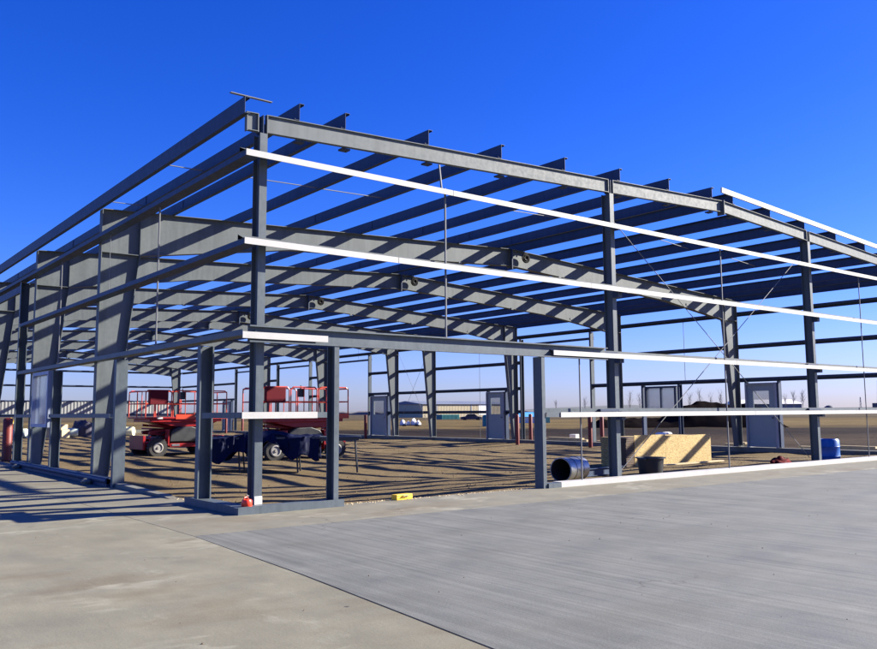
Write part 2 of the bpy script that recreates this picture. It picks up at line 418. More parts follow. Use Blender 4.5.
def rafter_half(mir):
    zt_ = (lambda x: ztop(W - x)) if mir else ztop
    bm = B(); x0, x1 = .945, RX - .004
    up = lambda x: zt_(x) - .012
    lowpts = [(.945, 4.42), (4.3, zt_(4.3) - .52), (RX - .004, zt_(RX) - .47)]
    poly_prism(bm, [(x0, -.005, lowpts[0][1]), (lowpts[1][0], -.005, lowpts[1][1]), (x1, -.005, lowpts[2][1]), (x1, -.005, up(x1)), (x0, -.005, up(x0))], (0, .010, 0))
    flange(bm, [(x0, up(x0)), (x1, up(x1))], .18, .012)
    flange(bm, lowpts, .18, -.012)
    box(bm, x0 - .012, x0 + .008, -.095, .095, 4.37, zt_(.93) - .02)    # end plate at the knee
    box(bm, RX - .022, RX - .004, -.10, .10, zt_(RX) - .52, zt_(RX) - .014)
    for x in pur[2::2]:                                                # clips of the flange braces
        if x < RX - .8: box(bm, x - .05, x + .05, -.12, -.075, zt_(x) - .56, zt_(x) - .49)
    if mir:
        for v in bm.verts: v.co.x = W - v.co.x
    return bm
pur = [.89, 1.64, 3.16, 4.70, 6.24, 7.75, 9.27, 10.76]
for mir in (False, True):
    for nm, fn in (('column', tapered_column), ('rafter', rafter_half)):
        pr = obj(nm, fn(mir), 'grey_steel', bld); pr.location = (0, frames[0], 0)
        for y in frames[1:]:
            o = pr.copy(); C.objects.link(o); o.parent = bld; o.location = (0, y, 0)
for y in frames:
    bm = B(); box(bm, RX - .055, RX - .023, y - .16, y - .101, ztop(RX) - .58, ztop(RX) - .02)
    obj('ridge_plate', bm, 'shade_blue_steel', bld)

# front gable: columns, rafter segments, stiffeners
def i_column(x, y, h, w=.11, d=.20):
    bm = B(); sweep(bm, I_prof(w, d, .010, .008), (x, y, 0.0), (x, y, h), (0, 1, 0))
    box(bm, x - w / 2 - .04, x + w / 2 + .04, y - d / 2 - .03, y + d / 2 + .03, .0, .018)
    return obj('gable_column', bm, 'jamb_steel', bld)
gx = [.36, 7.50, 14.72, W - .36]
for x in gx: i_column(x, .335, ztop(x) - .255 - .012)
def seg(x0, x1):
    bm = B(); h = .25
    sweep(bm, I_prof(.075, h, .010, .008), (x0, .27, ztop(x0) - h / 2 - .002), (x1, .27, ztop(x1) - h / 2 - .002), (0, 0, 1))
    for x, s in ((x0, 1), (x1, -1)):
        box(bm, min(x, x + s * .014), max(x, x + s * .014), .2335, .3065, ztop(x) - .262, ztop(x) - .008)
    obj('gable_rafter', bm, 'grey_steel', bld)
seg(.11, .285); seg(.405, 7.43); seg(7.55, RX - .01); seg(RX + .01, 14.65); seg(14.77, W - .40); seg(W - .28, W - .1)
bm = B(); box(bm, RX - .008, RX + .008, .19, .37, ztop(RX) - .32, ztop(RX) + .0)
obj('ridge_plate', bm, 'grey_steel', bld)
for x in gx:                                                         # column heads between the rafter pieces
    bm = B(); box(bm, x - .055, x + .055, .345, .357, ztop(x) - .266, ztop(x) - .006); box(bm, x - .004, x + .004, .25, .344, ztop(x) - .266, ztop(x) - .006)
    obj('column_head', bm, 'shade_blue_steel', bld)

# purlins
HP = .245
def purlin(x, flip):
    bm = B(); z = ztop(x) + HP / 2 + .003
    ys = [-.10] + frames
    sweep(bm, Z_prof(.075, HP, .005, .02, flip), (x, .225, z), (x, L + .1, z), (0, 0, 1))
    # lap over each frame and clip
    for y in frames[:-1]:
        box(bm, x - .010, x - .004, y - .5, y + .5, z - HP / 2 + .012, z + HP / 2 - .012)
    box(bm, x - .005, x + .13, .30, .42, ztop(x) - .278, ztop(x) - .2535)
    o = obj('purlin', bm, 'shade_blue_steel', bld); return o
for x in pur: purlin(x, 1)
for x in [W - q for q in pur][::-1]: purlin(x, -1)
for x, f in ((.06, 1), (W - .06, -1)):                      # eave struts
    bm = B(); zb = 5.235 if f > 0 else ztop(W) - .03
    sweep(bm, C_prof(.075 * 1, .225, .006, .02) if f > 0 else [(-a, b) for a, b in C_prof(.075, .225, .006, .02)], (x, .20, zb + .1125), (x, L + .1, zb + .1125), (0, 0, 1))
    obj('eave_strut', bm, 'shade_blue_steel', bld)
# straps and sag angles between purlins
bm = B(); box(bm, -.14, .46, .20, .25, 5.464, 5.474)
obj('eave_clip', bm, 'rod', bld)
for (x0, x1, y) in ((.06, .89, 3.4), (.06, .89, 6.4), (1.64, 3.16, 3.5), (3.16, 4.7, 3.6), (7.75, 9.27, 3.3), (9.27, 10.76, 3.2), (11.54, 13.03, 3.2), (13.03, 14.55, 3.4), (16.06, 17.6, 3.3)):
    bm = B(); z0, z1 = ztop(x0) + .04, ztop(x1) + .04
    sweep(bm, rect(.028, .010), (x0 + .02, y, z0), (x1 - .02, y + .08, z1), (0, 0, 1)); obj('purlin_strap', bm, 'rod', bld)

# white rake angle along the far slope
bm = B(); xa, xb = RX - .1, W + .05
za, zb = ztop(RX) + HP + .01, ztop(W) + HP + .01
sweep(bm, rect(.035, .11), (xa, .185, za - .05), (xb, .185, zb - .05), (0, 0, 1))
obj('rake_angle', bm, 'white_face', bld, label='bright white rake angle lying on the purlin ends')

# girts: web horizontal, outer flange upright
def girt(p0, p1, out, zt, mat='shade_blue_steel', web='top', facing=None, face_span=None, depth=.19):
    """out = unit vector pointing out of the wall; zt = top of outer flange"""
    p0 = Vector((*p0, 0)); p1 = Vector((*p1, 0)); out = Vector(out); d = (p1 - p0).normalized()
    h, t = .075, .006
    # outline in (outward, z) plane
    if web == 'top': pr = [(0, zt), (0, zt - h), (-t, zt - h), (-t, zt - t), (-depth + t, zt - t), (-depth + t, zt + h - t), (-depth, zt + h - t), (-depth, zt)]
    else: pr = [(0, zt), (0, zt - h), (-depth, zt - h), (-depth, zt - .01), (-depth + t, zt - .01), (-depth + t, zt - h + t), (-t, zt - h + t), (-t, zt)]
    bm = B()
    A = [bm.verts.new(p0 + out * a + Vector((0, 0, b))) for a, b in pr]; Bv = [bm.verts.new(p1 + out * a + Vector((0, 0, b))) for a, b in pr]
    n = len(pr)
    for i in range(n): bm.faces.new((A[i], A[(i + 1) % n], Bv[(i + 1) % n], Bv[i]))
    bm.faces.new(A[::-1]); bm.faces.new(Bv)
    o = obj('girt', bm, mat, bld)
    if facing:
        f0, f1 = face_span or (0, (p1 - p0).length)
        bm = B(); q0 = p0 + d * f0; q1 = p0 + d * f1
        # butt joints every few metres show as thin gaps
        cuts = [f0]; 
        while cuts[-1] + 1.1 < f1: cuts.append(cuts[-1] + random.uniform(2.2, 6.1))
        cuts = [c for c in cuts if c < f1 - .6] + [f1]
        for a, b in zip(cuts, cuts[1:]):
            qa = p0 + d * (a + .005); qb = p0 + d * (b - .005)
            pts = [qa + out * .002 + Vector((0, 0, zt - h - .004)), qb + out * .002 + Vector((0, 0, zt - h - .004)), qb + out * .002 + Vector((0, 0, zt + .004)), qa + out * .002 + Vector((0, 0, zt + .004))]
            poly_prism(bm, pts, out * .012)
        obj('white_facing', bm, 'white_face', o, label='white strip facing on the girt')
    return o
FY = (0, -1, 0); FX = (-1, 0, 0)
girt((-.01, 0), (W, 0), FY, Z2, 'grey_steel', 'top', True)
girt((-.01, 0), (W, 0), FY, Z3, 'grey_steel', 'top', True)
girt((5.6, 0), (W, 0), FY, Z4 - .015, 'grey_steel', 'top', True)
girt((5.42, 0), (W, 0), FY, Z5 - .02, 'jamb_steel', 'top', True, (.32, W - 5.42))
girt((.0, 0), (1.24, 0), FY, Z5 + .01, 'jamb_steel', 'bottom', True, (.0, 1.09))
# header over the big front opening
bm = B(); sweep(bm, C_prof(.07, .22), (.10, .075, Z4 - .02), (7.0, .075, Z4 - .02), (0, 0, 1)); h = obj('door_header', bm, 'jamb_steel', bld)
bm = B(); box(bm, -.005, 1.24, -.012, .004, Z4 - .085, Z4 + .0); obj('white_facing', bm, 'white_face', h, label='white strip facing on the header')
# left wall girts
girt((0, .012), (0, L), FX, Z2, 'shade_blue_steel', 'bottom')
girt((0, .012), (0, 12.85), FX, Z3, 'shade_blue_steel', 'bottom')
girt((0, 17.3), (0, L), FX, Z3, 'shade_blue_steel', 'bottom')
girt((0, 17.3), (0, L), FX, Z4, 'shade_blue_steel', 'bottom')
girt((0, 17.3), (0, L), FX, Z5, 'shade_blue_steel', 'bottom')
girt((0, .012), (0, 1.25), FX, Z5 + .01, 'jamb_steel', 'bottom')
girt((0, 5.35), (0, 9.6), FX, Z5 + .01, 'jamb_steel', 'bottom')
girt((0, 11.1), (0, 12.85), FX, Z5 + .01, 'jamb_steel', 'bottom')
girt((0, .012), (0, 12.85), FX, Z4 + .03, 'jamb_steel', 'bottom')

# jambs (lipped channels)
def jamb(x, y, h, up, w=.075, d=.2, mat='jamb_steel', z0=0.0):
    bm = B(); sweep(bm, C_prof(w, d), (x, y, z0), (x, y, h), up); return obj('door_jamb', bm, mat, bld)
jamb(1.435, .115, Z4 - .13, (0, 1, 0))                    # open towards the corner
jamb(5.335, .115, Z4 - .13, (0, -1, 0))
jamb(.115, 1.49, Z4 - .09, (-1, 0, 0), .11)
jamb(.115, 5.10, Z4 - .09, (1, 0, 0), .11)
jamb(.115, 9.52, Z4 - .09, (-1, 0, 0), .10); jamb(.115, 11.05, Z4 - .09, (1, 0, 0), .10)
jamb(.115, 13.05, Z2 - .10, (-1, 0, 0), .10); jamb(.115, 17.25, Z2 - .10, (-1, 0, 0), .10)
bm = B(); sweep(bm, C_prof(.07, .18), (.035, 13.0, 4.42), (.035, 17.2, 4.42), (0, 0, 1)); obj('door_header', bm, 'shade_blue_steel', bld)

# base channels and white base angle
bm = B(); box(bm, -.03, 1.50, -.03, .22, .0, .085); box(bm, -.03, 1.50, -.03, -.018, .085, .098); obj('base_channel', bm, 'jamb_steel', bld)
bm = B(); box(bm, -.03, .22, .222, 1.72, .0, .085); box(bm, -.03, -.018, .222, 1.72, .085, .098); obj('base_channel', bm, 'jamb_steel', bld)
bm = B(); box(bm, 5.43, 5.72, -.01, .18, .0, .075); obj('base_channel', bm, 'jamb_steel', bld)
bm = B(); box(bm, 5.722, W + .05, -.012, .19, .0, .085); obj('base_angle', bm, 'white_face', bld, label='white base angle along the foot of the front wall')
bm = B(); box(bm, .305, .412, .215, .225, .088, .19); obj('paper_sheet', bm, 'white_pad', bld)
# curb along the left wall, tapering out in the door opening
bm = B(); box(bm, -.02, .20, 5.3, 12.9, .0, .13); tube(bm, (.0, 5.3, .10), (.0, 12.9, .10), .055, 10); box(bm, -.02, .2, 17.3, L, .0, .15); obj('base_channel', bm, 'shade_blue_steel', bld)
bm = B(); poly_prism(bm, [(.06, 5.28, .0), (.06, 2.5, .0), (.06, 2.9, .035), (.06, 5.28, .075)], (.14, 0, 0)); obj('foundation_curb', bm, 'conc_stem', bld)
for y in (6.2, 11.9):
    bm = B(); lathe(bm, [(.09, 0), (.12, .05), (.06, .10)], (-.10, y, 0), n=9); o = obj('rubble_stone', bm, 'conc_stem'); 
    tag(o, 'pale lump of concrete rubble against the left base channel, ' + ('near the big front column' if y < 8 else 'beyond the wall window'), 'rubble')

# far side wall, far gable: stem wall, girts, jambs
bm = B(); box(bm, W - .32, W + .02, 0.25, L + .1, -.45, -.02); box(bm, .25, W - .32, L - .15, L + .15, -.45, -.02); obj('stem_wall', bm, 'conc_stem', bld)
for x in (7.5, 14.72):
    for z, w in ((Z3, .5), (Z4, .55), (Z5, .6)):
        bm = B(); box(bm, x - w, x - .09, .12, .235, z - .01, z + .035); box(bm, x - .055, x + .055, .10, .232, z - .16, z - .008); obj('girt_clip', bm, 'shade_blue_steel', bld)
GX = (1, 0, 0)
girt((W, 0), (W, L), GX, Z2, 'shade_blue_steel', 'top')
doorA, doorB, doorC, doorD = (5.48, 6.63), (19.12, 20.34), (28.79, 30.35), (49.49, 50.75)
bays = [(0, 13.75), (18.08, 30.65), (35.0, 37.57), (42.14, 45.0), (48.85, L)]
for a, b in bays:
    girt((W, a), (W, b), GX, Z3, 'shade_blue_steel', 'top'); girt((W, a), (W, b), GX, Z4 + .03, 'shade_blue_steel', 'top')
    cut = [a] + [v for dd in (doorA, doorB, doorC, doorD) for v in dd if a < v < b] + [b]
    for q, r in zip(cut[::2], cut[1::2]): girt((W, q), (W, r), GX, Z5, 'shade_blue_steel', 'top')
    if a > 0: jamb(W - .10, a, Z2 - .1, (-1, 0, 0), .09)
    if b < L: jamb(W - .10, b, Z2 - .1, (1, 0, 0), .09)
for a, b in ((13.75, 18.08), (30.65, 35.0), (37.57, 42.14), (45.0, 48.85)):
    bm = B(); sweep(bm, C_prof(.07, .10), (W - .03, a, 4.32), (W - .03, b, 4.32), (0, 0, 1)); obj('door_header', bm, 'shade_blue_steel', bld)
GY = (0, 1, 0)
for z in (Z2, Z3, Z4, Z5): girt((0, L + .2), (W, L + .2), GY, z, 'shade_blue_steel', 'top')
# ribbed liner panel between two girts of the far gable
bm = B(); n = 170; x0, x1 = 1.0, W - .3
prev = None
for i in range(n * 2 + 1):
    x = x0 + (x1 - x0) * i / (2 * n); dy = .022 if i % 4 in (1, 2) else 0
    cur = (bm.verts.new((x, L + .06 - dy, Z5 + .0)), bm.verts.new((x, L + .06 - dy, Z4 - .02)))
    if prev: bm.faces.new((prev[0], cur[0], cur[1], prev[1]))
    prev = cur
obj('wall_panel', bm, 'panel', bld)

def walk_door(y0, y1, label, lit=True):
    """steel door in its frame, hung in the far side wall"""
    z0, z1 = -.02, 2.20; f = .06
    bm = B(); xa, xb = W - .30, W + .0
    box(bm, xa, xb, y0, y0 + f, z0, z1); box(bm, xa, xb, y1 - f, y1, z0, z1); box(bm, xa + .002, xb - .002, y0 + f, y1 - f, z1 - f, z1 - .002)
    d = obj('walk_door', bm, 'door_trim', bld, label=label)
    bm = B(); xl = W - .24
    wy0, wy1, wz0, wz1 = y0 + .28, y1 - .28, 1.15, 1.92
    box(bm, xl, xl + .045, y0 + f, wy0, z0 + .02, z1 - f - .003); box(bm, xl, xl + .045, wy1, y1 - f, z0 + .02, z1 - f - .003)
    box(bm, xl + .001, xl + .044, wy0, wy1, z0 + .02, wz0); box(bm, xl + .001, xl + .044, wy0, wy1, wz1, z1 - f - .003)
    obj('door_leaf', bm, 'door', d)
    bm = B(); box(bm, xl + .018, xl + .026, wy0, wy1, wz0, wz1); obj('pane', bm, 'glass', d)
    bm = B(); lathe(bm, [(.028, 0), (.028, .06)], (xl - .061, y0 + f + .10, 1.0), 'x', 10); obj('handle', bm, 'rod', d)
    for yy, up in ((y0 - .06, (1, 0, 0)), (y1 + .06, (-1, 0, 0))): jamb(W - .10, yy, Z4 - .05, up, .05, .19, 'shade_blue_steel')
walk_door(*doorA, 'grey steel walk door with half glass near the blue drum')
walk_door(*doorB, 'grey steel walk door with half glass beside the red bollards')
walk_door(*doorC, 'grey steel walk door at the next bay')
walk_door(*doorD, 'farthest grey walk door')

def wall_window(side, y0, y1, z0, z1, label, split=True, mat='shade_blue_steel', gl='glass'):
    x = W - .22 if side > 0 else -.035
    f = .07; dpt = .20 if side > 0 else .13; xa, xb = x, x + dpt
    bm = B(); box(bm, xa, xb, y0, y0 + f, z0, z1); box(bm, xa, xb, y1 - f, y1, z0, z1)
    box(bm, xa + .002, xb - .002, y0 + f, y1 - f, z0, z0 + f); box(bm, xa + .002, xb - .002, y0 + f, y1 - f, z1 - f, z1)
    if split: box(bm, xa + .04, xb - .04, (y0 + y1) / 2 - .025, (y0 + y1) / 2 + .025, z0 + f, z1 - f)
    w = obj('window', bm, mat, bld, label=label)
    bm = B(); box(bm, x + .08, x + .088, y0 + f + .001, y1 - f - .001, z0 + f + .001, z1 - f - .001); obj('pane', bm, gl, w)
wall_window(1, 9.58, 11.02, 1.23, 2.2, 'two pane slider window in the far wall', gl='pale_glass')
jamb(W - .10, 9.50, Z4 - .05, (-1, 0, 0), .08, .19, 'shade_blue_steel', -.02); jamb(W - .10, 11.12, Z4 - .05, (1, 0, 0), .08, .19, 'shade_blue_steel', -.02)
wall_window(-1, 9.62, 11.05, .98, 2.20, 'pale framed window already set in the left wall', False, 'window_frame', 'pale_glass')

# rods
def rod(p0, p1, r=.011, name='sag_rod', mat='rod'):
    bm = B(); tube(bm, p0, p1, r, 6); obj(name, bm, mat, bld)
rod((3.38, .10, 2.34), (3.38, .10, 4.72), .017); rod((3.36, .16, 4.72), (3.40, .27, 5.14), .017)
rod((10.77, .10, .08), (10.77, .10, 4.7), .015); rod((6.35, .10, .08), (6.35, .10, 2.2), .014)
rod((16.85, .10, .08), (16.85, .10, 4.7), .012); rod((18.0, .10, .08), (18.0, .10, 1.2), .010)
rod((.10, 3.42, 2.33), (.10, 3.42, 4.66), .015); rod((.10, 9.4, 2.33), (.10, 9.4, 4.66), .012); rod((.10, 6.0, 3.5), (.10, 6.0, 4.6), .006)
rod((W - .1, 9.2, 2.35), (W - .1, 9.2, 4.6), .010); rod((W - .1, 21.0, -.02), (W - .1, 21.0, 4.6), .010); rod((W - .1, 31.9, 4.4), (W - .1, 31.9, 5.0), .010)
rod((7.6, .42, .05), (14.6, .42, 4.95), .008, 'brace_rod'); rod((7.6, .45, 5.0), (14.6, .45, .15), .008, 'brace_rod')
rod((W - .35, 24.5, .15), (W - .35, 27.7, 4.8), .007, 'brace_rod'); rod((W - .38, 24.5, 4.8), (W - .38, 27.7, .15), .007, 'brace_rod')

# coils hanging at the ridge splices
for y, which in zip(frames[:4], ('nearest inner rafter', 'second inner rafter', 'third inner rafter', 'fourth inner rafter')):
    bm = B(); cx, cz = RX + .48, ztop(RX) - .22
    for k in range(5):
        rr = .03 + .024 * k
        pts = [(cx + rr * math.cos(a * math.pi / 9), y - .14 - .012 * (k % 3), cz + rr * .95 * math.sin(a * math.pi / 9)) for a in range(19)]
        path_tube(bm, pts, .026, 6)
    tube(bm, (cx, y - .1, cz + .15), (cx, y - .1, ztop(RX) + .02), .012, 6)
    tag(obj('cable_coil', bm, 'coil'), f'dark round cable coil hung beside the ridge joint of the {which}', 'cable coil', 'cable coils hung along the ridge')

# ------------------------------------------------------------------ bollards at the overhead doors
def bollard(x, y, z, h, label, r=.085):
    bm = B(); lathe(bm, [(r, 0), (r, h - .05), (r * .8, h - .015), (r * .35, h)], (0, 0, 0), n=16)
    o = obj('bollard', bm, 'bollard', smooth=True); o.location = (x, y, z)
    tag(o, label, 'bollard', 'red bollards at the overhead door openings')
bollard(21.2, 17.35, -.36, 1.50, 'red bollard inside the far opening, beside the middle half glass door')
bollard(22.95, 18.3, -.25, 1.40, 'red bollard standing outside the far opening behind the pale jamb')
bollard(21.2, 13.1, -.36, 1.50, 'red bollard inside the far opening, just left of the middle front column')
bollard(22.95, 14.0, -.25, 1.40, 'red bollard outside the far opening, next to the middle front column')
bollard(21.2, 29.6, -.36, 1.50, 'red bollard left of the more distant walk door, inside the wall')
bollard(22.95, 31.0, -.25, 1.40, 'red bollard between a dark jamb and the more distant walk door')
bollard(21.2, 48.2, -.36, 1.50, 'dark red bollard far back, left of the corner column behind the tarp')
bollard(22.95, 49.2, -.25, 1.40, 'dark red bollard far back, nearest the corner column')
bollard(.60, 16.7, -.05, 1.22, 'thick red bollard at the left edge inside the side door opening', .13)

# ------------------------------------------------------------------ scissor lifts
def wheel(parent, x, y, r=.36, w=.24):
    bm = B(); s = 1 if y > 0 else -1
    lathe(bm, [(r * .62, -w / 2), (r * .93, -w / 2), (r, -w / 4), (r, w / 4), (r * .93, w / 2), (r * .62, w / 2)], (0, 0, 0), 'y', 28, True, True)
    for i in range(20):
        a = 2 * math.pi * i / 20; c, sn = math.cos(a), math.sin(a)
        poly_prism(bm, [(r * .97 * c - .03 * sn, -w / 2 + .02, r * .97 * sn + .03 * c), (r * .97 * c + .03 * sn, -w / 2 + .02, r * .97 * sn - .03 * c), (r * 1.03 * c + .03 * sn, -w / 2 + .02, r * 1.03 * sn - .03 * c), (r * 1.03 * c - .03 * sn, -w / 2 + .02, r * 1.03 * sn + .03 * c)], (0, w - .04, 0))
    o = obj('wheel', bm, 'rubber', parent); o.location = (x, y, r)
    bm = B(); lathe(bm, [(r * .52, 0), (r * .52, .02), (r * .42, .03), (r * .34, -.02), (r * .15, .0), (r * .12, .04)], (0, 0, 0), 'y', 20)
    ri = obj('rim', bm, 'rim', o, smooth=True); ri.location = (0, s * (w / 2 + .002), 0)
    if s < 0: ri.rotation_euler = (0, 0, math.pi)
    return o
def scissor_lift(label, loc, rz):
    t = thing('scissor_lift', label, 'scissor lift', loc, rz, 'red scissor lifts parked inside the frame')
    Lh, Wh = 1.62, .86
    for x in (-1.12, 1.12):
        for y in (-.82, .82): wheel(t, x, y)
    bm = B(); box(bm, -1.50, 1.50, -.56, .56, .36, .56); box(bm, -1.60, -1.50, -.68, .68, .28, .80); box(bm, 1.50, 1.60, -.68, .68, .28, .76)
    box(bm, -.62, .62, -.80, .80, .36, .50)
    for x in (-.70, .70):                                   # mudguards in plate
        for y in (-.72, .72): box(bm, x - .03, x + .03, y - .14, y + .14, .42, 1.02)
    obj('chassis', bm, 'red', t, bevel=.012)
    bm = B(); prof = [(-.66, .56), (.62, .56), (.66, .84), (.52, 1.02), (.2, 1.12), (-.35, 1.10), (-.60, .95)]
    poly_prism(bm, [(x, -.86, z) for x, z in prof], (0, .34, 0)); obj('engine_cover', bm, 'black', t, bevel=.03)
    bm = B(); prof = [(-.86, .62), (.86, .62), (.86, 1.0), (-.80, 1.06)]
    poly_prism(bm, [(x, .52, z) for x, z in prof], (0, .32, 0)); obj('engine_cover', bm, 'black', t, bevel=.03)
    # folded scissor stack
    bm = B()
    for k in range(2):
        za = .62 + .30 * k
        for y in (-.40, .40):
            sweep(bm, rect(.05, .08), (-1.25, y, za), (1.25, y, za + .26), (0, 0, 1)); sweep(bm, rect(.05, .08), (-1.25, y * .82, za + .26), (1.25, y * .82, za), (0, 0, 1))
        for x in (-1.22, 0, 1.22): tube(bm, (x, -.44, za + .13), (x, .44, za + .13), .03, 8)
    obj('scissor_stack', bm, 'red', t)
    bm = B(); box(bm, -1.3, 1.0, -.25, -.15, .66, .76); tube(bm, (-.8, 0, .78), (.6, 0, 1.28), .06, 10); obj('hydraulic_ram', bm, 'silver', t)
    # platform
    zf = 1.42
    bm = B(); box(bm, -Lh, Lh, -Wh, Wh, zf, zf + .06); box(bm, -Lh + .2, Lh - .2, -Wh + .06, Wh - .06, zf - .12, zf - .001)
    poly_prism(bm, [(-1.15, -.70, zf - .12), (-.4, -.70, zf - .30), (.9, -.70, zf - .30), (1.3, -.70, zf - .12)], (0, 1.4, 0))
    pl = obj('platform', bm, 'red', t, bevel=.01)
    for xa, xb in ((-.45, .30), (1.0, Lh)):
        bm = B(); box(bm, xa, xb, -Wh - .012, -Wh - .002, zf - .02, zf + .155); obj('toe_board', bm, 'orange', pl)
    bm = B(); path_tube(bm, [(-1.2, -.47, .60), (-.7, -.50, .92), (-.2, -.49, .78), (.5, -.50, 1.12), (1.0, -.48, 1.28)], .018, 6); obj('hose', bm, 'black', t)
    for x in (-1.05, .95):
        bm = B(); box(bm, x - .10, x + .10, -Wh - .006, -Wh - .0005, zf - .005, zf + .05); obj('decal_plate', bm, 'offwhite', pl)
    bm = B(); r = .022; zt, zm = zf + 1.05, zf + .56
    for y in (-Wh + .02, Wh - .02):
        for xa, xb in ((-Lh + .02, -.62), (-.56, .40), (.46, Lh - .02)):
            path_tube(bm, [(xa, y, zf + .05), (xa, y, zt - .08), (xa + .08, y, zt), (xb - .08, y, zt), (xb, y, zt - .08), (xb, y, zf + .05)], r)
            tube(bm, (xa, y, zm), (xb, y, zm), r * .9)
            tube(bm, ((xa + xb) / 2, y, zf + .05), ((xa + xb) / 2, y, zt), r * .8)
    for x in (-Lh + .02, Lh - .02):
        for z in (zt - .04, zm): tube(bm, (x, -Wh + .02, z), (x, Wh - .02, z), r)
        tube(bm, (x, 0, zf + .05), (x, 0, zt - .04), r)
    obj('guardrail', bm, 'orange', t, smooth=True)
    bm = B(); box(bm, -Lh + .16, -Lh + .86, -Wh - .03, -Wh + .18, zf + .52, zf + 1.04); obj('control_box', bm, 'dark_red', t, bevel=.02)
    bm = B(); box(bm, -.25, -.05, -Wh + .06, -Wh + .22, zf + .72, zf + 1.0); tube(bm, (-.15, -Wh + .14, zf + 1.0), (-.15, -Wh + .14, zf + 1.12), .02); obj('joystick_panel', bm, 'black', t, bevel=.01)
    bm = B(); poly_prism(bm, [(-.55, -.812, .40), (-.25, -.812, .40), (-.25, -.812, .48), (-.55, -.812, .48)], (0, -.006, 0)); obj('decal_plate', bm, 'silver', t)
    return t
lift = scissor_lift('red scissor lift parked deep inside, seen through the open left wall doorway', (7.55, 21.9, -.34), R(2))
dup(lift, (9.55, 16.2, -.34), R(-4), 'red scissor lift behind the corner column and the blue tarp table')

# ------------------------------------------------------------------ loose things on the ground
# trestle table with a blue tarp thrown over its left end
t = thing('work_table', 'long dark work table on thin legs half covered by a tarp', 'table', (5.85, 9.8, -.26), R(-33))
bm = B(); box(bm, -1.9, 1.9, -.42, .42, .86, .91); box(bm, -1.85, 1.85, -.38, .38, .80, .859); obj('tabletop', bm, 'table', t)
for x in (-1.2, .25, 1.75):
    for y in (-.36, .36):
        bm = B(); tube(bm, (x, y, .80), (x + .06, y * 1.2, .0), .022, 8); obj('leg', bm, 'black', t)
bm = B(); nx, ny = 130, 90; grid = []
for j in range(ny + 1):
    row = []
    for i in range(nx + 1):
        u = i / nx; v = j / ny
        x = -2.45 + 3.3 * u; y = -1.0 + 2.0 * v
        d = max(abs(y) - .44, 0); dl = max(-1.92 - x, 0)
        z = .925 + .07 * max(0, noise.noise(Vector((x * 1.7, y * 2.2, 2)))) + .25 * math.exp(-((x + .6) ** 2 + (y - .05) ** 2) / .35) * (.6 + .4 * noise.noise(Vector((x * 3, y * 3, 4))))
        drop = d + dl
        if drop > 0: z = .925 - drop * 1.15 + .05 * noise.noise(Vector((x * 2.6, y * 2.6, 8)))
        if d > 0: y = math.copysign(.45 + .30 * d + .07 * math.sin(x * 6.5 + y), y)
        if dl > 0: x = -1.94 - .42 * dl + .05 * math.sin(y * 7)
        if abs(j - ny / 2) > ny / 2 - 2 and False: pass
        cut = .25 * math.sin(x * 3.1) + .2 * math.sin(x * 7 + 1)
        if d > .30 + cut * .6: z = max(z, .925 - (.30 + cut * .6) * 1.15 - .02)
        fold = abs(noise.noise(Vector((x * 4.2 + y * 2.0, y * 3.0, 11)))) + .6 * abs(noise.noise(Vector((x * 9 - y * 5, y * 8, 21))))
        z += .06 * fold - .03
        if drop > 0: x += .10 * (fold - .3); y += .12 * math.copysign(fold - .25, y)
        z -= .16 * max(0, noise.noise(Vector((x * 2.1, 4, 1)))) * min(1, drop * 3)
        row.append(bm.verts.new((x, y, max(z, .22))))
    grid.append(row)
for j in range(ny):
    for i in range(nx): bm.faces.new((grid[j][i], grid[j][i + 1], grid[j + 1][i + 1], grid[j + 1][i]))
o = obj('tarp', bm, 'tarp', smooth=True); o.location = (5.85, 9.8, -.26); o.rotation_euler = (0, 0, R(-33))
o.modifiers.new('solid', 'SOLIDIFY').thickness = .008
tag(o, 'dark blue tarp thrown over the left end of the work table', 'tarp')

# red fuel can by the corner column
t = thing('fuel_can', 'small red fuel can with black spout at the foot of the corner column', 'fuel can', (.15, .11, .086), .3)
t.scale = (.82, .82, .82)
bm = B(); lathe(bm, [(.075, 0), (.082, .01), (.082, .08), (.07, .105), (.03, .115)], n=20); obj('can_body', bm, 'red_can', t, smooth=True)
bm = B(); lathe(bm, [(.03, .115), (.03, .13)], n=12); path_tube(bm, [(.02, 0, .13), (.03, 0, .155), (-.02, 0, .175)], .011, 8); obj('spout', bm, 'black', t)
bm = B(); path_tube(bm, [(-.06, 0, .095), (-.055, 0, .135), (.0, 0, .145), (.03, 0, .12)], .010, 8); obj('handle', bm, 'red_can', t)
# yellow case on the slab edge
t = thing('tool_case', 'bright yellow tool case lying on the concrete edge', 'tool case', (2.62, .20, .0), .1)
bm = B(); box(bm, -.15, .15, -.06, .06, 0, .075); box(bm, -.155, .155, -.065, .065, .033, .040); obj('case_body', bm, 'yellow', t, bevel=.012)
bm = B(); path_tube(bm, [(-.05, -.062, .05), (-.05, -.085, .055), (.05, -.085, .055), (.05, -.062, .05)], .008, 6); obj('handle', bm, 'black', t)
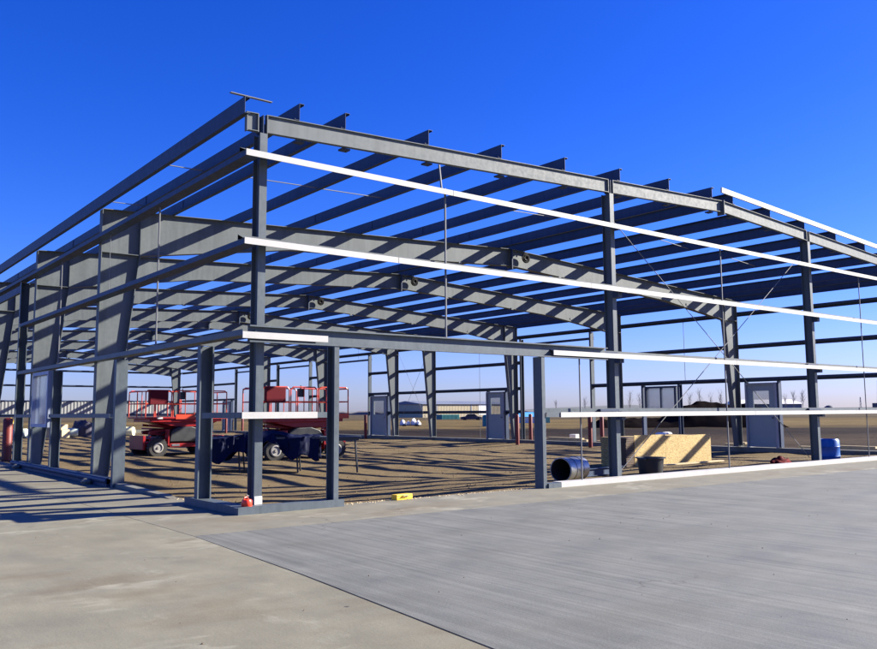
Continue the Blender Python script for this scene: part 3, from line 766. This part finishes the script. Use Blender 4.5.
# drum lying on its side
t = thing('steel_drum', 'galvanised steel drum lying on its side with open dark mouth', 'drum', (8.05, 1.95, .10), R(14))
bm = B(); r = .235
lathe(bm, [(r - .012, -.40), (r, -.40), (r + .010, -.39), (r, -.37), (r, -.15), (r + .010, -.14), (r, -.13), (r, .13), (r + .010, .14), (r, .15), (r, .38), (r - .012, .39)], (0, 0, 0), 'x', 36, False, True); obj('drum_shell', bm, 'silver', t, smooth=True)
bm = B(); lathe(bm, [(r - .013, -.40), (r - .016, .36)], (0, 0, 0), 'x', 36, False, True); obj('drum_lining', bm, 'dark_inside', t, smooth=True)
bm = B(); poly_prism(bm, [(-.3, -.06, -.30), (.3, -.06, -.30), (.3, -.06, -.236), (-.3, -.06, -.236)], (0, .12, 0)); o = obj('block', bm, 'wood'); o.location = (8.05, 1.95, .10); o.rotation_euler = (0, 0, R(14))
tag(o, 'timber block wedged under the steel drum', 'block')
bm = B(); sweep(bm, I_prof(.10, .16), (9.0, 2.5, -.06), (10.6, 2.75, -.06), (0, 0, 1)); tag(obj('steel_beam', bm, 'shade_blue_steel'), 'dark short steel beam lying on the dirt between the drum and the front column', 'beam')
# black tub
t = thing('rubber_tub', 'black open rubber tub in front of the pale board stack', 'tub', (10.35, 1.75, -.13), .2)
bm = B(); lathe(bm, [(.245, 0), (.285, .36), (.325, .365), (.325, .385), (.275, .385), (.235, .03)], n=32, cap1=True); obj('tub_body', bm, 'black', t, smooth=True)
for s in (-1, 1):
    bm = B(); box(bm, s * .36 - .05, s * .36 + .05, -.07, .07, .345, .375); obj('handle', bm, 'black', t)
# board stack
t = thing('board_stack', 'large crate of pale flake board panels with a dark weathered end', 'board stack', (15.1, 5.05, -.33), R(1.5))
bm = B(); box(bm, -1.80, -.42, -.45, -.43, .09, .94); box(bm, -.412, 1.79, -.45, -.43, .09, .90); obj('front_board', bm, 'osb', t)
bm = B()
for k in range(14):
    j = random.uniform(-.015, .015)
    box(bm, -1.78 + j, 1.77 + j, -.425, .70 + j, .10 + .056 * k, .15 + .056 * k)
obj('boards', bm, 'osb', t)
for x in (-1.7, 0, 1.6):
    bm = B(); box(bm, x - .05, x + .05, -.44, .55, -.02, .098); obj('bearer', bm, 'wood', t)
t = thing('plywood_stack', 'dark brown stack of weathered plywood left of the pale board stack', 'plywood stack', (13.03, 4.95, -.33), R(1.5))
bm = B()
for k in range(19): box(bm, -.10 + random.uniform(-.01, .01), .23, -.42 + random.uniform(-.01, .01), -.02, .0 + .047 * k, .040 + .047 * k)
obj('sheets', bm, 'darkwood', t)
bm = B(); lathe(bm, [(.035, 0), (.035, .10), (.015, .13), (.015, .16)], n=12); o = obj('spray_can', bm, 'yellow'); o.location = (13.0, 4.85, .556); tag(o, 'yellow spray can on top of the dark plywood stack', 'spray can')
bm = B(); sweep(bm, rect(.14, .035), (12.8, 3.9, -.16), (16.6, 4.1, -.16), (0, 0, 1)); tag(obj('plank', bm, 'wood'), 'pale plank on the dirt in front of the board stack', 'plank')
for k, (x, y, a) in enumerate(((14.9, 4.9, .2), (15.45, 5.1, -.3))):
    bm = B(); lathe(bm, [(.16, 0), (.13, .04), (.05, .055)], n=7); o = obj('rag', bm, 'white_pad'); o.location = (x, y, .60); o.rotation_euler = (0, 0, a)
    tag(o, ('white crumpled rag on the board stack, left one', 'white crumpled rag on the board stack, right one')[k], 'rag', 'rags on the board stack')
# blue drum
t = thing('plastic_drum', 'blue plastic drum behind the white base angle by the right front column', 'drum', (17.6, 1.5, -.22), 0)
bm = B(); lathe(bm, [(.24, 0), (.275, .03), (.275, .22), (.285, .24), (.275, .26), (.275, .48), (.285, .50), (.275, .52), (.27, .66), (.24, .70), (.23, .69), (.22, .675)], n=36); obj('drum_body', bm, 'blue_drum', t, smooth=True)
bm = B(); lathe(bm, [(.03, .675), (.03, .70)], (.12, 0, 0), n=12); obj('bung', bm, 'blue_drum', t)
# red bundle
bm = B(); bmesh.ops.create_icosphere(bm, subdivisions=4, radius=1)
for v in bm.verts:
    n = noise.noise(v.co * 2.3) * .25; v.co = Vector((v.co.x * .36 * (1 + n), v.co.y * .2 * (1 + n), max(-.0, v.co.z * .2 * (1 + n * 1.6))))
o = obj('duffel_bag', bm, 'bag', smooth=True); o.location = (15.6, 1.75, -.14); tag(o, 'crumpled dark red bag on the dirt left of the right front column', 'bag')
bm = B(); sweep(bm, rect(.14, .05), (14.2, 1.5, -.12), (16.2, 1.35, -.11), (0, 0, 1)); tag(obj('plank', bm, 'wood'), 'short pale plank under the dark red bag', 'plank')
# lumber on and beyond the far stem wall
for k, (x, y0, y1, z) in enumerate(((22.75, 14.6, 17.6, .0), (23.0, 12.4, 14.4, -.05), (22.9, 6.9, 8.1, .0), (22.8, 2.3, 5.2, -.02), (23.1, -.3, 1.8, .0))):
    bm = B(); sweep(bm, rect(.22, .09), (x, y0, z), (x + .1, y1, z + .01), (0, 0, 1)); sweep(bm, rect(.18, .06), (x, y0 + .3, z + .076), (x + .05, y1 - .6, z + .09), (0, 0, 1))
    tag(obj('lumber_bundle', bm, 'wood'), ('long pale lumber lying in the far opening between the red bollards', 'pale lumber just outside the far opening, behind the middle front column', 'short pale lumber left of the half glass door by the blue drum', 'yellowish lumber just right of the half glass door', 'pale lumber at the far wall right of the blue drum')[k], 'lumber', 'lumber lying along the far wall')
bm = B(); box(bm, -.22, .22, -.15, .15, 0, .26); o = obj('carton', bm, 'offwhite', bevel=.01); o.location = (23.4, 16.0, -.02); o.rotation_euler = (0, 0, .4); tag(o, 'small white carton on the ground outside the far opening', 'carton')

# yard heaps seen through the left openings
def lump(name, mat, loc, sx, sy, sz, seed, label, cat, rz=0):
    bm = B(); bmesh.ops.create_icosphere(bm, subdivisions=4, radius=1)
    for v in bm.verts:
        n = noise.noise(v.co * 1.9 + Vector((seed, 0, 0))) * .3 + noise.noise(v.co * 5 + Vector((seed, 3, 0))) * .12
        v.co = Vector((v.co.x * sx * (1 + n), v.co.y * sy * (1 + n), max(0, v.co.z * sz * (1 + n))))
    o = obj(name, bm, mat, smooth=True); o.location = loc; o.rotation_euler = (0, 0, rz); return tag(o, label, cat)
def roll(loc, rz, r, ln, mat, label, cat):
    bm = B(); lathe(bm, [(r * .25, -ln / 2), (r * .9, -ln / 2), (r, -ln / 2 + .05), (r * .97, 0), (r, ln / 2 - .05), (r * .9, ln / 2), (r * .25, ln / 2)], (0, 0, r), 'x', 24)
    o = obj('insulation_roll', bm, mat, smooth=True); o.location = loc; o.rotation_euler = (0, 0, rz); return tag(o, label, cat, 'insulation rolls in the yard')
roll((14.3, 51.4, -.33), R(-38), .35, 2.6, 'pale_roll', 'long pale yellow insulation roll on the dirt left of the scissor lift', 'insulation roll')
roll((11.3, 52.4, -.33), R(-30), .33, 1.6, 'greenish', 'pale greenish wrapped roll left of the dark bundle', 'insulation roll')
roll((8.2, 52.9, -.33), R(-38), .33, 1.4, 'greenish', 'pale wrapped roll seen by the side door posts at far left', 'insulation roll')
lump('bundle', 'purple_dark', (12.35, 52.2, -.34), .95, .6, 1.15, 2, 'dark purplish covered bundle in the yard beside the tapered front column', 'bundle', R(-38))
lump('orange_sheet', 'salmon', (14.6, 53.6, -.2), 1.3, .5, .75, 5, 'crumpled orange sheet behind the pale yellow roll', 'sheet', R(-38))
bm = B(); poly_prism(bm, [(0, 0, 0), (1.0, 0, 0), (.75, 0, .35), (.1, 0, 1.0)], (0, .5, 0)); o = obj('foam_wedge', bm, 'pale_roll'); o.location = (13.55, 54.2, .3); o.rotation_euler = (0, 0, R(-38)); tag(o, 'bright yellow foam wedge standing above the orange sheet', 'foam')
lump('yellow_tarp', 'yellow', (5.33, 40.0, .5), .22, .2, .55, 9, 'orange yellow cover seen between the posts at far left', 'cover')
bm = B(); box(bm, -.9, .9, -.6, .6, 0, .55); box(bm, -.8, .8, -.5, .5, .551, .9); o = obj('pallet_load', bm, 'wood', bevel=.03); o.location = (9.9, 50.5, -.3); o.rotation_euler = (0, 0, R(-38)); tag(o, 'yellowish pallet load seen through the left wall window', 'pallet load')

# ------------------------------------------------------------------ beyond
def block(bm, cx, cy, w, d, z0, z1, rz):
    c, s = math.cos(rz), math.sin(rz)
    pts = [(cx + x * c - y * s, cy + x * s + y * c, z0) for x, y in ((-w / 2, -d / 2), (w / 2, -d / 2), (w / 2, d / 2), (-w / 2, d / 2))]
    poly_prism(bm, pts, (0, 0, z1 - z0))
YAW = R(-38.2)
def gabled(bm, w, d, h, hr):
    poly_prism(bm, [(-w / 2, -d / 2, h), (-w / 2, d / 2, h), (-w / 2, 0, hr)], (w, 0, 0))
# cream warehouse
t = thing('warehouse', 'long cream warehouse with grey roof and a white door on the horizon', 'warehouse', (168.5, 197.5, -.4), 0)
bm = B(); box(bm, -16.5, 19, 0, 18, 0, 4.2)
for k in range(71): box(bm, -16.5 + k * .5, -16.35 + k * .5, -.06, -.001, .1, 4.15)
obj('wall', bm, 'cream', t)
bm = B(); poly_prism(bm, [(-16.8, -.5, 4.2), (-16.8, 18.5, 4.2), (-16.8, 9, 5.3)], (36.2, 0, 0)); obj('roof', bm, 'greyroof', t)
bm = B(); box(bm, 6.3, 9.8, -.12, -.061, .8, 4.0); obj('loading_door', bm, 'offwhite', t)
for x in (-11, 3.2):
    bm = B(); box(bm, x - .2, x + .2, -.10, -.061, .1, 4.2); obj('downpipe', bm, 'greyroof', t)
# slate building
t = thing('slate_barn', 'dark slate grey building with a rounded roof left of the cream warehouse', 'barn', (173.5, 232, -.4), YAW)
bm = B(); prof = [(-7.5, 0), (-7.5, 4.3), (-6, 5.0), (-3, 5.6), (0, 5.8), (3, 5.6), (6, 5.5), (7.5, 5.2), (7.5, 0)]
poly_prism(bm, [(x, 0, z) for x, z in prof], (0, 20, 0)); obj('wall', bm, 'slate', t)
# containers and plant
t = thing('shipping_container', 'teal shipping container in front of the cream warehouse', 'container', (115, 138, -.4), R(-8))
bm = B(); box(bm, -2.4, 2.3, 0, 2.4, 0, 1.15)
for k in range(16): box(bm, -2.3 + k * .29, -2.18 + k * .29, -.04, -.001, .08, 1.05)
obj('container_body', bm, 'teal', t)
t = thing('storage_tank', 'tall teal tank beside the half glass door', 'tank', (55.2, 57.7, -.5), YAW)
bm = B(); lathe(bm, [(.62, 0), (.62, 1.25), (.5, 1.42), (.1, 1.5)], n=24); obj('tank_shell', bm, 'teal', t, smooth=True)
bm = B(); lathe(bm, [(.1, 1.5), (.1, 1.6)], n=10); obj('lid', bm, 'black', t)
def car(label, loc, rz, mat, s=1.0, name='parked_car', cat='car'):
    t = thing(name, label, cat, loc, rz)
    bm = B(); prof = [(-2.1, .35), (-2.1, .85), (-1.2, .95), (-.7, 1.42), (.7, 1.45), (1.3, .98), (2.1, .85), (2.15, .35)]
    poly_prism(bm, [(x * s, -.85 * s, z * s) for x, z in prof], (0, 1.7 * s, 0)); obj('body', bm, mat, t, bevel=.06 * s)
    bm = B(); poly_prism(bm, [(x * s, -.86 * s, z * s) for x, z in ((-1.05, .98), (-.65, 1.36), (.62, 1.38), (1.1, 1.0))], (0, 1.72 * s, 0)); obj('window', bm, 'black', t)
    for x in (-1.3, 1.35):
        for y in (-.8, .8):
            bm = B(); lathe(bm, [(.33 * s, -.1 * s), (.33 * s, .1 * s)], (x * s, y * s, .33 * s), 'y', 18); obj('wheel', bm, 'rubber', t)
    return t
car('dark parked car right of the teal shipping container', (105.6, 119.8, -.55), YAW, 'purple_dark')
# white flatbed trailers
t = thing('flatbed_trailer', 'trailer heaped with white sacks, seen between the two far tapered columns', 'trailer', (51.6, 66.9, -.5), YAW)
for x, r, h in ((-.85, .30, .55), (-.25, .26, .42), (.35, .34, .66), (.92, .27, .48)):
    bm = B(); bmesh.ops.create_icosphere(bm, subdivisions=3, radius=1)
    for v in bm.verts:
        q = noise.noise(v.co * 1.8 + Vector((x * 9, 0, 0))) * .35; v.co = Vector((x + v.co.x * r * (1 + q), v.co.y * .38 * (1 + q), .38 + max(0, v.co.z * h * (1 + q))))
    obj('load', bm, 'offwhite', t, smooth=True)
bm = B(); box(bm, -1.2, 1.25, -.45, .45, .28, .38); obj('deck', bm, 'darkwood', t)
for x in (-.7, .75):
    for y in (-.45, .45):
        bm = B(); lathe(bm, [(.22, -.08), (.22, .08)], (x, y, .22), 'y', 14); obj('wheel', bm, 'rubber', t)
# shed with blue roof
t = thing('blue_roofed_shed', 'shed with light blue roof, pale green and white walls beyond the far opening', 'shed', (80.3, 76.1, -.5), YAW)
bm = B(); box(bm, -3.2, .2, 0, 4, 0, 1.05); obj('wall', bm, 'offwhite', t)
bm = B(); box(bm, .201, 2.2, -.1, 3.9, 0, 1.0); obj('side_wall', bm, 'green', t)
bm = B(); poly_prism(bm, [(-3.4, -.3, 1.05), (-3.4, 4.3, 1.05), (-3.4, 2, 1.7)], (4.2, 0, 0)); obj('roof', bm, 'skyroof', t)
# long white roof on the horizon and other far buildings
t = thing('white_hangar', 'long low white roofed hangar on the horizon behind the soil mound', 'hangar', (461, 260, -.4), YAW)
bm = B(); box(bm, -19, 17, 0, 30, 0, 5.4); obj('wall', bm, 'greyroof', t)
bm = B(); poly_prism(bm, [(-19.5, -1, 5.4), (-19.5, 31, 5.4), (-19.5, 15, 8.2)], (37, 0, 0)); obj('roof', bm, 'offwhite', t)
t = thing('blue_silo_building', 'small blue grey building on the horizon at the right edge', 'building', (516, 216.5, -.4), YAW)
bm = B(); box(bm, -6, 6, 0, 10, 0, 5.6); box(bm, -4, -1, 1, 8, 5.601, 7.2); obj('wall', bm, 'slate', t)
t = thing('storage_dome', 'low grey domed store on the horizon right of the right front column', 'dome', (585.6, 289.4, -.4), YAW)
bm = B(); lathe(bm, [(4, 0), (4, 2), (3.2, 3.6), (1.8, 4.6), (.1, 5)], n=20); lathe(bm, [(2.4, 0), (2.4, 1.8), (1.2, 3), (.1, 3.2)], (6, -1, 0), n=16); obj('dome', bm, 'slate', t, smooth=True)
for k, (x, y, h) in enumerate(((560, 255, 10), (535, 232, 20), (541, 231, 21))):
    bm = B(); r = .07 if k else .15
    for dx in (-1, 1):
        tube(bm, (dx * h * .07, 0, 0), (dx * .15, 0, h), r, 5)
    for q in range(5): tube(bm, (-h * .07 * (1 - q / 5), 0, h * q / 5), (h * .07 * (1 - (q + 1) / 5), 0, h * (q + 1) / 5), r * .6, 4)
    tube(bm, (-.2, 0, h * .86), (.2, 0, h * .86), r * .8, 4)
    o = obj('lattice_mast', bm, 'greyroof'); o.location = (x, y, -.4); o.rotation_euler = (0, 0, YAW)
    tag(o, ('short lattice mast on the right horizon, close to the domed store', 'tall thin lattice mast on the right horizon, left of a pair', 'tall thin lattice mast on the right horizon, right of a pair')[k], 'mast', 'masts on the horizon')
# soil mound
bm = B(); nx, ny = 90, 24; grid = []
for j in range(ny + 1):
    row = []
    for i in range(nx + 1):
        u = i / nx; v = j / ny; x = -9 + 18 * u; y = -3 + 7 * v
        env = max(0, math.sin(math.pi * v)) ** .8
        pr = .24 + .46 * math.exp(-((u - .66) / .13) ** 2) + .50 * math.exp(-((u - .86) / .12) ** 2) + .42 * math.exp(-((u - .52) / .10) ** 2) + .10 * math.exp(-((u - .25) / .2) ** 2)
        pr *= min(1, u / .06, (1 - u) / .04)
        z = 2.75 * pr * env * (1 + .25 * noise.noise(Vector((x * .5, y * .5, 2)))) + .12 * noise.noise(Vector((x * 1.8, y * 1.8, 6))) * env
        row.append(bm.verts.new((x, y, max(z, -.05))))
    grid.append(row)
for j in range(ny):
    for i in range(nx): bm.faces.new((grid[j][i], grid[j][i + 1], grid[j + 1][i + 1], grid[j + 1][i]))
o = obj('soil_mound', bm, 'soil', smooth=True); o.location = (63.5, 38.8, -.36); o.rotation_euler = (0, 0, YAW); tag(o, 'long dark heap of black soil beyond the far wall window', 'soil heap')
# bare trees
def bare_tree(x, y, h, label, seed):
    rnd = random.Random(seed); t = thing('bare_tree', label, 'tree', (x, y, -.4), rnd.random() * 6, 'leafless trees on the horizon')
    bm = B(); tube(bm, (0, 0, 0), (0, 0, h * .4), h * .009, 6); tube(bm, (0, 0, h * .4), (.1, 0, h * .8), h * .006, 5); obj('trunk', bm, 'trunk', t)
    bm = B()
    for k in range(22):
        z = h * rnd.uniform(.25, .75); a = rnd.random() * 6.28; l = h * rnd.uniform(.12, .26)
        p1 = Vector((math.cos(a) * l * .38, math.sin(a) * l * .38, z + l * .95)); tube(bm, (0, 0, z), p1, h * .003, 4)
        for q in range(3):
            b2 = rnd.random() * 6.28; p2 = p1 + Vector((math.cos(b2), math.sin(b2), 1.3)) * l * .35; tube(bm, p1 * .75 + Vector((0, 0, z * .25)), p2, h * .0018, 3)
    obj('crown', bm, 'trunk', t)

where = ('over the far opening, left of the middle front column', 'just left of the far wall window', 'right of the first tree by the far wall window', 'closest to the far wall window', 'leftmost one above the soil mound', 'second one above the soil mound', 'third one above the soil mound', 'rightmost one above the soil mound', 'nearest the half glass door by the blue drum', 'between two trees right of the half glass door', 'nearest the right front column', 'by the middle front column')
for k, (x, y, h) in enumerate(((344.7, 326.2, 9), (338.2, 267.7, 12), (358.3, 277.3, 11), (353.6, 268.4, 13), (379.4, 260.8, 11), (366.4, 245.6, 13), (379.5, 247.9, 11), (401.3, 256.3, 13), (391.6, 213, 10), (413.7, 221, 12), (388.7, 202.6, 12), (350.2, 309.1, 10))):
    bare_tree(x, y, h, 'thin leafless tree on the horizon, ' + where[k], k + 20)
# low ridge far away
bm = B(); nx, ny = 120, 10; grid = []
for j in range(ny + 1):
    row = []
    for i in range(nx + 1):
        u = i / nx; v = j / ny; x = -1500 + 2300 * u
        hgt = 26 * (.35 + .65 * math.exp(-((x - 330) / 330) ** 2) + .25 * noise.noise(Vector((x * .004, 1, 3)))) * math.sin(math.pi * v) * min(1, u / .15, (1 - u) / .2)
        row.append(bm.verts.new((x, v * 900, hgt)))
    grid.append(row)
for j in range(ny):
    for i in range(nx): bm.faces.new((grid[j][i], grid[j][i + 1], grid[j + 1][i + 1], grid[j + 1][i]))
o = structure(obj('hill', bm, 'ridge', smooth=True)); o.location = (1980, 1900, -2); o.rotation_euler = (0, 0, YAW)
# long low hedge / town line closing the horizon
def horizon_row(name, cx, cy, ln, h, seed, label, cat, mat):
    bm = B(); n = int(ln / 6); prev = None; rnd = random.Random(seed); pts = []
    for i in range(n + 1): pts.append((-ln / 2 + i * ln / n, h * rnd.uniform(.45, 1)))
    A = []
    for x, z in pts: A.append([bm.verts.new((x, y, zz)) for y, zz in ((-4, 0), (-3, z * .7), (0, z), (4, z * .8), (6, 0))])
    for a, b in zip(A, A[1:]):
        for q in range(4): bm.faces.new((a[q], b[q], b[q + 1], a[q + 1]))
    o = obj(name, bm, mat, smooth=True); o.location = (cx, cy, -.5); o.rotation_euler = (0, 0, YAW); tag(o, label, cat); o['kind'] = 'stuff'; return o
horizon_row('tree_belt', 640, 430, 620, 3.2, 4, 'thin dark belt of distant brush along the right horizon', 'tree belt', 'trunk')
horizon_row('tree_belt', 250, 620, 700, 3.6, 5, 'thin dark belt of distant brush along the left horizon', 'tree belt', 'trunk')

# ------------------------------------------------------------------ light
SUN_TO = Vector((1.82, -.81, 1.0)).normalized()
el = math.asin(SUN_TO.z); az = math.atan2(SUN_TO.x, SUN_TO.y)
sd = bpy.data.lights.new('sun', 'SUN'); sd.energy = 5.0; sd.angle = R(.53); sd.color = (1, .93, .81)
so = bpy.data.objects.new('sun', sd); C.objects.link(so); so.location = (30, -30, 40)
so.rotation_euler = SUN_TO.to_track_quat('Z', 'Y').to_euler()
w = bpy.data.worlds.new('World'); scene.world = w; w.use_nodes = True
nt = w.node_tree; nt.nodes.clear()
out = nt.nodes.new('ShaderNodeOutputWorld'); bg = nt.nodes.new('ShaderNodeBackground')
sky = nt.nodes.new('ShaderNodeTexSky'); sky.sky_type = 'NISHITA'; sky.sun_disc = False
sky.sun_elevation = el; sky.sun_rotation = az; sky.altitude = 300; sky.air_density = 1.0; sky.dust_density = SKY_DUST; sky.ozone_density = 3.0
hs = nt.nodes.new('ShaderNodeHueSaturation'); hs.inputs['Saturation'].default_value = SKY_SAT
nt.links.new(sky.outputs[0], hs.inputs['Color'])
tc = nt.nodes.new('ShaderNodeTexCoord'); sx = nt.nodes.new('ShaderNodeSeparateXYZ'); nt.links.new(tc.outputs['Generated'], sx.inputs[0])
# colour balance of the air: clearer and bluer overhead, paler and violet near the horizon
grade = ramp(nt, sx.outputs[2], [(0.0, (.70, .76, 1.50)), (.06, (.68, .71, 1.45)), (.20, (.51, .655, 1.5)), (.36, (.41, .59, 1.5)), (1.0, (.37, .54, 1.5))])
mm = nt.nodes.new('ShaderNodeMix'); mm.data_type = 'RGBA'; mm.blend_type = 'MULTIPLY'; mm.inputs[0].default_value = 1
nt.links.new(hs.outputs[0], mm.inputs[6]); nt.links.new(grade, mm.inputs[7]); nt.links.new(mm.outputs[2], bg.inputs[0]); bg.inputs[1].default_value = SKY_STR
nt.links.new(bg.outputs[0], out.inputs[0])

# ------------------------------------------------------------------ camera
yaw, pitch, roll = 0.66625, 0.109424, -0.006317
r = Vector((math.cos(yaw), -math.sin(yaw), 0)); f0 = Vector((math.sin(yaw), math.cos(yaw), 0)); zz = Vector((0, 0, 1))
fwd = f0 * math.cos(pitch) + zz * math.sin(pitch); u2 = -f0 * math.sin(pitch) + zz * math.cos(pitch)
cr, sr = math.cos(roll), math.sin(roll)
rc = r * cr + u2 * sr; uc = -r * sr + u2 * cr
cd = bpy.data.cameras.new('camera'); co = bpy.data.objects.new('camera', cd); C.objects.link(co)
m = Matrix((rc, uc, -fwd)).transposed().to_4x4(); m.translation = (-4.5529, -9.806, 1.2505); co.matrix_world = m
cd.sensor_width = 36; cd.lens = 36 * 833.82 / 877; cd.shift_y = (320.78 - 324.5) / 877
cd.clip_start = .1; cd.clip_end = 12000
scene.camera = co
vs = scene.view_settings; vs.view_transform = 'Standard'; vs.look = 'None'; vs.exposure = EXPO; vs.gamma = 1; vs.use_curve_mapping = False
